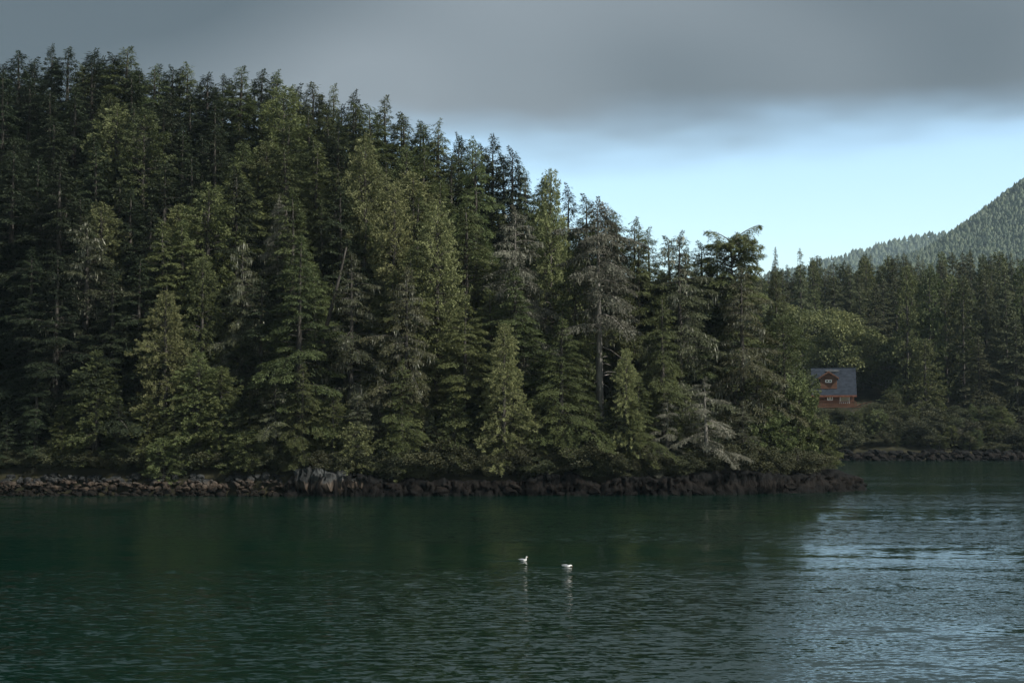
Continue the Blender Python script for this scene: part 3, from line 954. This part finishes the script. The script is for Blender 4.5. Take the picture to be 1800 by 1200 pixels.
FARROWS = [(268, 1590, 1860, 34, 'farfront'), (285, 1500, 1870, 34, 'far1'), (305, 1330, 1870, 32, 'far2'), (330, 1200, 1870, 30, 'far3'), (360, 1080, 1870, 28, 'far4'), (395, 1080, 1870, 27, 'far5'), (430, 1080, 1870, 25, 'far6')]
ROWNAME.update({'farfront': 'front rank on the far bank', 'far1': 'second rank on the far bank', 'far2': 'third rank on the far bank', 'far3': 'fourth rank on the far bank',
                'far4': 'fifth rank on the far bank', 'far5': 'sixth rank on the far bank', 'far6': 'far bank treetops against the mountain'})
for Y0, a, b, step, key in FARROWS:
    px = a + rng.random() * 15
    while px < b:
        Y = Y0 + rng.normal() * 3
        X = px_to_x(px, Y)
        hgt = 17 + 9 * rng.random()
        top = 748 - (float(FG(X, Y)) + hgt - CAMH) / Y * F
        lim = interp(px, [1080, 1350, 1450, 1560, 1650, 1800], [470, 462, 448, 440, 432, 412]) + abs(rng.normal()) * 18
        top = max(top, lim)
        u = rng.random()
        kd, look = ('far%d' % rng.integers(3), 'dark conifer') if u < 0.66 else ('farcedar', 'green cedar')
        plant(kd, look.split()[1] + '_tree', px, Y, top, ground=FG, row=key, look=look, width=(27 + 14 * rng.random()) * 290 / Y)
        px += step * (0.75 + 0.5 * rng.random())
px = 1440.0
while px < 1850:
    for Y0 in (244.5, 247.5, 250.5, 253.5, 256.5):
        if Y0 > 255 and 1420 < px < 1512:
            continue
        u = rng.random()
        kd, look = ('shrub%d' % rng.integers(2), 'leafy bush') if u < 0.5 else ('greenbush', 'dense cedar bush') if u < 0.72 else ('farcedar', 'green cedar bush') if u < 0.86 else ('grey%d' % rng.integers(2), 'greyish dry bush')
        bpx, bY, hb = px + rng.normal() * 8, Y0 + rng.normal() * 1.8, 1.6 + 3.6 * rng.random() ** 1.5
        if bpx < 1535:                                       # the clearing below the cabin deck
            hb = min(hb, py_to_z(718, bY) - float(FG(px_to_x(bpx, bY), bY)))
            if hb < 0.8:
                continue
        plant(kd, 'shore_bush', bpx, bY, height=hb, ground=FG, cat='bush', row='farbush', look=look, width=13 + 14 * rng.random(), fat=3.0)
    px += 20 + 8 * rng.random()
ROWNAME.update({'bush': 'bushes along the island shore', 'farbush': 'bushes on the far bank'})


def ordinal(n):
    words = ['', 'first', 'second', 'third', 'fourth', 'fifth', 'sixth', 'seventh', 'eighth', 'ninth', 'tenth', 'eleventh', 'twelfth']
    if n < len(words):
        return words[n]
    suf = 'th' if 10 <= n % 100 <= 20 else {1: 'st', 2: 'nd', 3: 'rd'}.get(n % 10, 'th')
    return '%d%s' % (n, suf)


for key in sorted({t[2] for t in TREES if t[2] != 'hand'}):
    mem = sorted((t for t in TREES if t[2] == key), key=lambda t: t[1])
    for i, (ob, px, _, look) in enumerate(mem):
        tag(ob, '%s, %s from the left in the %s' % (look, ordinal(i + 1), ROWNAME[key]), group=ROWNAME[key])


# forest on the mountain and the distant ridge: one mass of small spires each
def forest_mass(name, zf, x_of_y, y0, y1, n, size, mat, parent_label, seed):
    r = np.random.default_rng(seed)
    Y = y0 + (y1 - y0) * r.random(n)
    lo, hi = x_of_y
    X = Y * (lo + (hi - lo) * r.random(n))
    Z = zf(X, Y)
    ok = Z > 5
    X, Y, Z = X[ok], Y[ok], Z[ok]
    n = len(X)
    hh = size * (0.6 + 0.8 * r.random(n)); rr = hh * (0.34 + 0.2 * r.random(n))
    sides = 4
    a0 = r.random(n) * 6.28
    V = []
    for k in range(sides):
        for lev, (zf_, rf) in enumerate(((0.12, 1.0), (0.55, 0.62), (1.0, 0.03))):
            a = a0 + k * 6.2832 / sides + lev * 0.5
            w = rr * rf * (0.7 + 0.6 * r.random(n))
            V.append(np.stack([X + np.cos(a) * w, Y + np.sin(a) * w, Z + hh * (zf_ - 0.08) + hh * 0.06 * r.normal(size=n)], 1))
    V = np.stack(V, 1).reshape(-1, 3)
    nv = sides * 3
    Q = []
    for k in range(sides):
        k2 = (k + 1) % sides
        for lev in (0, 1):
            Q.append([k * 3 + lev, k2 * 3 + lev, k2 * 3 + lev + 1, k * 3 + lev + 1])
    Q = (np.arange(n)[:, None, None] * nv + np.array(Q)[None]).reshape(-1, 4)
    tint = np.repeat(r.random(n), len(Q) // n)
    o_ = link(name, quad_mesh(name, V, Q, mat, tint))
    tag(o_, parent_label, 'forest', kind='stuff')


M['massleaf'] = leaf_mat('mountain_trees', (0.020, 0.038, 0.020), (0.062, 0.082, 0.040), 0.1)  # bluish foliage colour: some of the distance haze is painted in
forest_mass('mountain_forest', mount_f, (0.19, 0.41), 1000, 2330, 19000, 8.0, M['massleaf'], 'dense conifer forest covering the mountain', 31)
forest_mass('ridge_forest', ridge_f, (0.17, 0.33), 2900, 4230, 5000, 15, M['massleaf'], 'distant conifer forest on the low blue-green ridge', 32)

# ---------------------------------------------------------------- shore rock
def rock_mesh(name, seed, sub=2, rough=0.28, mat='rock'):
    import bmesh
    bm = bmesh.new()
    bmesh.ops.create_icosphere(bm, subdivisions=sub, radius=1.0)
    r = np.random.default_rng(seed)
    pl = unit(r.normal(size=(9, 3))); off = 0.5 + 0.32 * r.random(9)
    for v in bm.verts:
        p = np.array(v.co)
        for k in range(9):                                    # cut flat facets
            d = p @ pl[k]
            if d > off[k]:
                p = p - pl[k] * (d - off[k])
        p = p * (1 + rough * 0.35 * r.normal())
        v.co = p
    me = bpy.data.meshes.new(name)
    bm.to_mesh(me); bm.free()
    me.materials.append(M[mat])
    return me


stones = [rock_mesh('stone', 300 + i, 2, 0.15) for i in range(7)]
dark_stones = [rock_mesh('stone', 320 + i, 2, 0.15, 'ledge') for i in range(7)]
shore = empty('rocky_shore', (0, 0, 0)); tag(shore, 'rubble and ledge rock along the foot of the island', 'shore', kind='structure')


def stone(px, Y, z, s, parent=shore, bank=None):
    o_ = link('stone', (bank or stones)[rng.integers(7)], parent)
    o_.location = (px_to_x(px, Y), Y, z)
    o_.scale = (s * (0.8 + 0.6 * rng.random()), s * (0.8 + 0.5 * rng.random()), s * (0.5 + 0.35 * rng.random()))
    o_.rotation_euler = (rng.normal() * 0.3, rng.normal() * 0.3, rng.random() * 6.28)
    return o_


for i in range(400):                                          # rubble on the left half
    px = -20 + 540 * rng.random()
    X = px_to_x(px, 120.5)
    t = rng.random()
    Y = float(shore_y(X)) - 2.2 + 2.6 * t
    stone(px, Y, -0.12 + 1.7 * t ** 1.1, 0.17 + 0.36 * rng.random() ** 2)
for i in range(50):                                           # scattered along the right half
    px = 640 + 830 * rng.random()
    Y0 = 121.0
    for _ in range(3):
        Y0 = float(shore_y(px_to_x(px, Y0)))
    t = rng.random()
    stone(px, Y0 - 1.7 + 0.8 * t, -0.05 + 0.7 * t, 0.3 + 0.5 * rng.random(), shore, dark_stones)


def ledge_mesh():
    """a cracked rock face following the shoreline, from the outcrop to the tip"""
    xs = np.arange(-18.5, 31.3, 0.14)
    path = []
    for x in xs:
        path.append((x, float(shore_y(x)) - 1.1))
    for k, a in enumerate(np.linspace(0.2, 1.5, 14)):            # round the tip
        path.append((31.2 + 1.4 * math.sin(a), 130.3 + 9 * (1 - math.cos(a))))
    path = np.array(path)
    n = len(path)
    tv = np.gradient(path, axis=0); tv = unit(tv)
    nv = np.stack([tv[:, 1], -tv[:, 0]], 1)
    prof_z = np.array([-0.9, -0.2, 0.15, 0.5, 0.9, 1.3, 1.65, 1.95, 2.1, 2.2])
    prof_o = np.array([0.9, 0.75, 0.62, 0.5, 0.42, 0.34, 0.26, 0.12, -0.35, -1.9])
    arc = np.cumsum(np.r_[0, np.linalg.norm(np.diff(path, axis=0), axis=1)])
    hmul = 0.55 + 0.5 * (fbm(arc * 0.22, arc * 0 + 1.7, N2) + 0.35)
    hmul *= 1 - 0.45 * sm(48, 55, arc)
    V = np.zeros((n, 10, 3))
    block = np.floor(arc * 0.55 + 1.2 * N3(arc * 0.3, arc * 0))
    boff = np.array([((b * 0.618) % 1) - 0.5 for b in block])
    for j in range(10):
        crack = -0.35 * np.exp(-((arc * 0.55 + 1.2 * N3(arc * 0.3, arc * 0)) % 1.0 - 0.05) ** 2 / 0.006)
        jit = 0.7 * fbm(arc * 0.7, np.full(n, j * 0.55), N1) + 0.55 * boff + crack + 0.16 * rng.normal(size=n) + 0.5 * fbm(arc * 2.6, np.full(n, j * 1.7), N3)
        off = prof_o[j] * 1.1 + jit * (0.9 if j < 9 else 0.2)
        V[:, j, 0] = path[:, 0] + nv[:, 0] * off
        V[:, j, 1] = path[:, 1] + nv[:, 1] * off
        V[:, j, 2] = prof_z[j] * (hmul if j > 1 else 1) + (0.35 * fbm(arc * 1.4, np.full(n, j * 0.9), N2) + 0.05 * rng.normal(size=n) if j > 1 else 0)
    i = (np.arange(n - 1)[:, None] * 10 + np.arange(9)[None])
    Q = np.stack([i, i + 10, i + 11, i + 1], -1).reshape(-1, 4)
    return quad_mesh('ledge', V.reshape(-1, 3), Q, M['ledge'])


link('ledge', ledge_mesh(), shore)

# the pale square outcrop: a few fractured blocks
outc = empty('rock_outcrop', (px_to_x(575, 118.2), 118.2, 0)); tag(outc, 'pale blocky rock outcrop with reddish lower face at the waterline', 'rock')
blk = rng
for (dx, w, hgt, dy) in ((-2.3, 0.75, 2.15, 0.2), (-1.55, 0.9, 2.35, -0.1), (-0.7, 0.95, 2.2, 0.1), (0.25, 1.0, 1.9, -0.15), (1.2, 0.9, 1.75, 0.15), (2.1, 0.9, 1.5, 0.0), (2.9, 0.8, 1.15, 0.3)):
    m_ = MB()
    r = np.random.default_rng(int((dx + 9) * 100))
    zs = np.linspace(-0.8, hgt, 7)
    pts = np.column_stack([0.08 * r.normal(size=7), 0.10 * r.normal(size=7), zs])
    rad = np.array([0.78, 0.74, 0.7, 0.68, 0.66, 0.62, 0.5]) * w * (1 + 0.06 * r.normal(size=7))
    m_.tube(pts, np.stack([rad, rad * 1.2], 1), 7)
    vv = m_.v[0]; m_.v[0] = vv + r.normal(size=vv.shape) * 0.07
    b_ = m_.build('block', M['pale_rock'], outc)
    b_.location = (dx, dy, 0)

# far bank: low rock shelf
far_shore = empty('far_rocky_shore', (0, 0, 0)); tag(far_shore, 'dark low rock shelf along the far bank', 'shore', kind='structure')
for i in range(190):
    px = 1440 + 400 * rng.random()
    t = rng.random()
    Yb = 240 + 3.0 * float(fbm(px_to_x(px, 240) * 0.03, 3.3, N2))
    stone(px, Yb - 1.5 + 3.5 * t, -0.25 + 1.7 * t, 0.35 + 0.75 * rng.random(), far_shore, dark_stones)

# ---------------------------------------------------------------- the cabin
M['wood'] = solid_mat('red_cedar_siding', (0.072, 0.033, 0.019), (0.13, 0.062, 0.036), 1.3, 0.75, (0.6, 0.6, 6.0))
M['trim'] = solid_mat('dark_red_fascia', (0.10, 0.035, 0.02), (0.17, 0.065, 0.035), 2.0, 0.7)
M['white'] = solid_mat('white_window_paint', (0.62, 0.62, 0.60), (0.78, 0.78, 0.76), 4.0, 0.5)
M['roof'] = solid_mat('slate_blue_shingles', (0.012, 0.016, 0.023), (0.025, 0.032, 0.044), 1.2, 0.9, (1, 1, 3.0), spec=0.1)
M['moss'] = solid_mat('roof_dark_patch', (0.025, 0.03, 0.035), (0.05, 0.055, 0.06), 2.0, 0.9)
m_, n_, l_, out_ = new_mat('dark_window_glass')
p_ = n_.new('ShaderNodeBsdfPrincipled'); p_.inputs['Base Color'].default_value = (0.012, 0.016, 0.02, 1); p_.inputs['Roughness'].default_value = 0.05
l_.new(p_.outputs[0], out_.inputs['Surface']); M['glass'] = m_

HY = 262.0
PPM = F / HY
hx = px_to_x(1465, HY)
hz = py_to_z(713, HY)
cabin = empty('cabin', (hx, HY, hz), math.radians(-11.5))
tag(cabin, 'red wooden cabin with slate roof and gabled dormer on the far bank', 'house')
W2, DP = 3.55, 7.0        # half width of the wall, depth
EZ = 2.35                 # eave height
RZ = 7.15                 # ridge height
OV = 0.55


def part(name, mat, parent, *boxes):
    b = MB()
    for bx in boxes:
        b.box(*bx)
    return b.build(name, mat, parent)


b = MB()                   # walls with gable ends
b.box(-W2, W2, 0.0, DP, -2.0, EZ)
b.add([(-W2, 0, EZ), (-W2, DP, EZ), (-W2, DP / 2, RZ - 0.35), (W2, 0, EZ), (W2, DP, EZ), (W2, DP / 2, RZ - 0.35)], [(0, 2, 1), (3, 4, 5), (0, 3, 5, 2), (1, 2, 5, 4)])
b.build('wall', M['wood'], cabin)
b = MB()                   # roof: two slabs
sl = (RZ - EZ) / (DP / 2)
for sgn in (0, 1):
    ys = [-OV, DP / 2] if sgn == 0 else [DP + OV, DP / 2]
    zs = [EZ - OV * sl + 0.35, RZ]
    x0, x1 = -W2 - 0.55, W2 + 0.5
    v = [(x0, ys[0], zs[0]), (x1, ys[0], zs[0]), (x1, ys[1], zs[1]), (x0, ys[1], zs[1])]
    v += [(x, y, z - 0.16) for x, y, z in v]
    b.add(v, [(0, 1, 2, 3), (4, 7, 6, 5), (0, 4, 5, 1), (1, 5, 6, 2), (2, 6, 7, 3), (3, 7, 4, 0)])
roof = b.build('roof', M['roof'], cabin)
part('fascia', M['trim'], roof, (-W2 - 0.56, W2 + 0.51, -OV - 0.05, -OV - 0.003, EZ - OV * sl + 0.02, EZ - OV * sl + 0.345))
part('ridge_cap', M['roof'], roof, (-W2 - 0.56, W2 + 0.51, DP / 2 - 0.12, DP / 2 + 0.12, RZ - 0.03, RZ + 0.05))


def roof_y(z):
    return -OV + (z - (EZ - OV * sl + 0.35)) / sl


# dormer
dx0, dx1, dz0, dz1, dzp = -2.45, 0.55, 3.15, 5.15, 6.15
dyf = roof_y(dz0) - 0.05
dorm = MB()
dmx = (dx0 + dx1) / 2
v = [(dx0, dyf, dz0), (dx1, dyf, dz0), (dx1, dyf, dz1), (dmx, dyf, dzp), (dx0, dyf, dz1)]
yb = [roof_y(z) + 0.02 for _, _, z in v]
v2 = [(x, y2, z) for (x, _, z), y2 in zip(v, yb)]
dorm.add(v + v2, [(0, 1, 2, 3, 4), (1, 6, 7, 2), (0, 4, 9, 5), (2, 7, 8, 3), (3, 8, 9, 4)])
dormer = dorm.build('dormer', M['wood'], cabin)
dr_ = MB()
for s_ in (-1, 1):
    ex = dmx + s_ * ((dx1 - dx0) / 2 + 0.35)
    ez_ = dz1 - 0.35 * (dzp - dz1) / ((dx1 - dx0) / 2) + 0.1
    ya, ypk = dyf - 0.35, roof_y(dzp) + 0.1
    ye = roof_y(ez_) + 0.1
    vv = [(ex, ya, ez_), (dmx, ya, dzp + 0.1), (dmx, ypk, dzp + 0.1), (ex, ye, ez_)]
    vv += [(x, y, z + 0.14) for x, y, z in vv]
    fc = [(0, 1, 2, 3), (4, 7, 6, 5), (0, 4, 5, 1), (1, 5, 6, 2), (2, 6, 7, 3), (3, 7, 4, 0)]
    dr_.add(vv, fc if s_ < 0 else [f[::-1] for f in fc])
dr_.build('dormer_roof', M['roof'], dormer)
for s_ in (-1, 1):
    ex = dmx + s_ * ((dx1 - dx0) / 2 + 0.36)
    ez_ = dz1 - 0.35 * (dzp - dz1) / ((dx1 - dx0) / 2) + 0.1
    ya = dyf - 0.36
    rb = MB()
    vv = [(ex, ya, ez_ - 0.16), (dmx, ya, dzp - 0.06), (dmx, ya, dzp + 0.27), (ex, ya, ez_ + 0.17)]
    vv += [(x, y - 0.05, z) for x, y, z in vv]
    fc = [(0, 1, 2, 3), (4, 7, 6, 5), (0, 4, 5, 1), (1, 5, 6, 2), (2, 6, 7, 3), (3, 7, 4, 0)]
    rb.add(vv, fc)
    rb.build('bargeboard', M['wood'], dormer)
# dark patch of moss on the roof above the dormer
mo = MB(); rm = np.random.default_rng(5)
ang = np.linspace(0, 6.283, 15)[:-1]
ring = []
for a in ang:
    x = -0.2 + 1.25 * math.cos(a) * (0.8 + 0.4 * rm.random()); z = 6.55 + 0.26 * math.sin(a) * (0.7 + 0.6 * rm.random())
    ring.append((x, roof_y(z) - 0.02, z + 0.015))
mo.add(ring, [tuple(range(14))]); mo.build('moss_patch', M['moss'], roof)


def window(parent, x0, x1, z0, z1, y, mull=0, fw=0.12):
    b = MB()
    b.box(x0, x1, y - 0.06, y - 0.003, z0, z0 + fw); b.box(x0, x1, y - 0.06, y - 0.003, z1 - fw, z1)
    b.box(x0, x0 + fw, y - 0.058, y - 0.004, z0 + fw, z1 - fw); b.box(x1 - fw, x1, y - 0.058, y - 0.004, z0 + fw, z1 - fw)
    for k in range(mull):
        xm = x0 + (x1 - x0) * (k + 1) / (mull + 1)
        b.box(xm - fw / 2, xm + fw / 2, y - 0.056, y - 0.005, z0 + fw, z1 - fw)
    w = b.build('window', M['white'], parent)
    if parent.type == 'MESH' and parent.name.startswith('dormer'):
        part('pane', M['glass'], parent, (x0 + fw, x1 - fw, y - 0.03, y - 0.006, z0 + fw, z1 - fw))
    else:
        xs = [x0 + fw] + [x0 + (x1 - x0) * (k + 1) / (mull + 1) for k in range(mull)] + [x1 - fw]
        for k in range(len(xs) - 1):
            part('pane', M['glass'], w, (xs[k], xs[k + 1], y - 0.03, y - 0.006, z0 + fw, z1 - fw))
    return w


window(dormer, -1.55, -0.35, 4.28, 4.82, dyf, 1, 0.13)
window(cabin, -1.25, -0.25, 1.0, 2.2, 0.0, 1, 0.14)
wbig = window(cabin, 1.0, 2.75, 0.55, 2.2, 0.0, 0, 0.12)
part('sill', M['white'], wbig, (0.95, 2.8, -0.14, -0.062, 0.42, 0.56))
part('corner_board', M['wood'], cabin, (W2 - 0.18, W2 + 0.03, -0.03, 0.2, -1.8, EZ))
# deck with boarded railing and a ramp rail to the right
deck = part('deck', M['wood'], cabin, (-W2 - 1.2, W2 + 0.3, -2.4, -0.003, -0.35, -0.15))
for k in range(26):
    x = -W2 - 1.15 + k * 0.335
    if x > W2 + 0.2: break
    part('baluster', M['wood'], deck, (x, x + 0.22, -2.4, -2.34, -0.14, 0.72))
part('rail', M['trim'], deck, (-W2 - 1.2, W2 + 0.3, -2.46, -2.30, 0.725, 0.80))
for x in (-W2 - 0.9, -1.2, 1.2, W2):
    part('post', M['trim'], deck, (x - 0.09, x + 0.09, -2.3, -2.12, -4.0, -0.352))
rp = MB(); rp.tube([(W2 + 0.3, -2.2, 0.05), (W2 + 1.6, -2.0, 0.35), (W2 + 3.0, -1.8, 0.75)], [0.07, 0.07, 0.07], 4)
rp.build('ramp_rail', M['wood'], deck)
rp = MB(); rp.box(W2 + 0.32, W2 + 3.0, -2.6, -1.2, -0.32, -0.18); rp.build('ramp', M['wood'], deck)
for x, zt in ((W2 + 1.0, 0.18), (W2 + 2.2, 0.5), (W2 + 2.95, 0.72)):
    part('rail_post', M['trim'], deck, (x - 0.05, x + 0.05, -2.0, -1.9, -0.17, zt))

# ---------------------------------------------------------------- the two gulls
M['feather'] = solid_mat('white_feathers', (0.44, 0.44, 0.43), (0.58, 0.58, 0.57), 9.0, 0.8)
M['wingfeather'] = solid_mat('pale_grey_feathers', (0.18, 0.19, 0.21), (0.26, 0.28, 0.30), 9.0, 0.8)
M['bill'] = solid_mat('orange_bill', (0.35, 0.13, 0.05), (0.45, 0.18, 0.06), 9.0, 0.5)


def gull(px, py, label, upright):
    Y = CAMH * F / (py - HOR)
    g = empty('gull', (px_to_x(px, Y), Y, 0.0), math.radians(-6 if upright else 8)); g.scale = (0.82, 0.82, 0.82); tag(g, label, 'bird', 'gulls swimming on the inlet')
    b = MB()
    if upright:
        pts = [(-0.25, 0, 0.105), (-0.19, 0, 0.085), (-0.10, 0, 0.06), (0.0, 0, 0.045), (0.08, 0, 0.05), (0.125, 0, 0.09), (0.135, 0, 0.15), (0.14, 0, 0.19), (0.155, 0, 0.225), (0.185, 0, 0.232), (0.205, 0, 0.228)]
        rad = [(0.02, 0.008), (0.05, 0.03), (0.085, 0.065), (0.10, 0.08), (0.09, 0.08), (0.062, 0.06), (0.038, 0.04), (0.034, 0.036), (0.038, 0.04), (0.033, 0.034), (0.016, 0.018)]
        bill = [(0.20, 0, 0.226), (0.235, 0, 0.22), (0.255, 0, 0.21)]
    else:
        pts = [(-0.27, 0, 0.07), (-0.20, 0, 0.065), (-0.10, 0, 0.05), (0.0, 0, 0.04), (0.09, 0, 0.05), (0.14, 0, 0.07), (0.185, 0, 0.085), (0.225, 0, 0.075), (0.245, 0, 0.055)]
        rad = [(0.02, 0.008), (0.05, 0.025), (0.085, 0.06), (0.10, 0.075), (0.085, 0.065), (0.055, 0.05), (0.042, 0.042), (0.038, 0.038), (0.018, 0.018)]
        bill = [(0.24, 0, 0.055), (0.265, 0, 0.035), (0.275, 0, 0.015)]
    b.tube(pts, rad, 10)
    b.build('body', M['feather'], g, True)
    for s_ in (-1, 1):
        w = MB()
        w.tube([(0.07, s_ * 0.07, 0.085), (-0.03, s_ * 0.085, 0.095), (-0.14, s_ * 0.06, 0.10), (-0.24, s_ * 0.025, 0.105), (-0.30, s_ * 0.01, 0.112)],
               [(0.015, 0.025), (0.022, 0.045), (0.02, 0.035), (0.014, 0.018), (0.005, 0.006)], 8)
        w.build('wing', M['wingfeather'], g, True)
    w = MB(); w.tube(bill, [0.010, 0.008, 0.003], 6); w.build('bill', M['bill'], g, True)
    # ripples trailing from the bird
    for s_, ln in ((1, 1.9), (-1, 1.3)):
        w = MB()
        xs = np.linspace(-0.18, -0.2 - ln, 16)
        yc = s_ * (0.06 + 0.16 * np.linspace(0, 1, 16))
        w.tube(np.column_stack([xs, yc, np.full(16, -0.004)]), np.stack([np.full(16, 0.05), 0.03 * np.linspace(1, 0.3, 16)], 1), 8)
        w.build('wake_ripple', M['water'], g, True)
    return g


gull(920, 984, 'gull swimming with its head raised, the farther of the two', True)
gull(996, 994, 'gull with its head lowered to the water, trailing a longer wake', False)

# ---------------------------------------------------------------- haze
HAZE = 0.000058
if HAZE:
    m_, n_, l_, out_ = new_mat('haze_air')
    pv = n_.new('ShaderNodeVolumePrincipled')
    pv.inputs['Color'].default_value = (0.60, 0.82, 0.97, 1)
    pv.inputs['Density'].default_value = HAZE
    pv.inputs['Anisotropy'].default_value = 0.0
    l_.new(pv.outputs[0], out_.inputs['Volume'])
    b = MB(); b.box(-2900, 2900, -320, 5300, -4.0, 520)
    hz_ = b.build('haze', m_); tag(hz_, 'thin blue haze over the inlet and mountains', 'haze', kind='stuff')
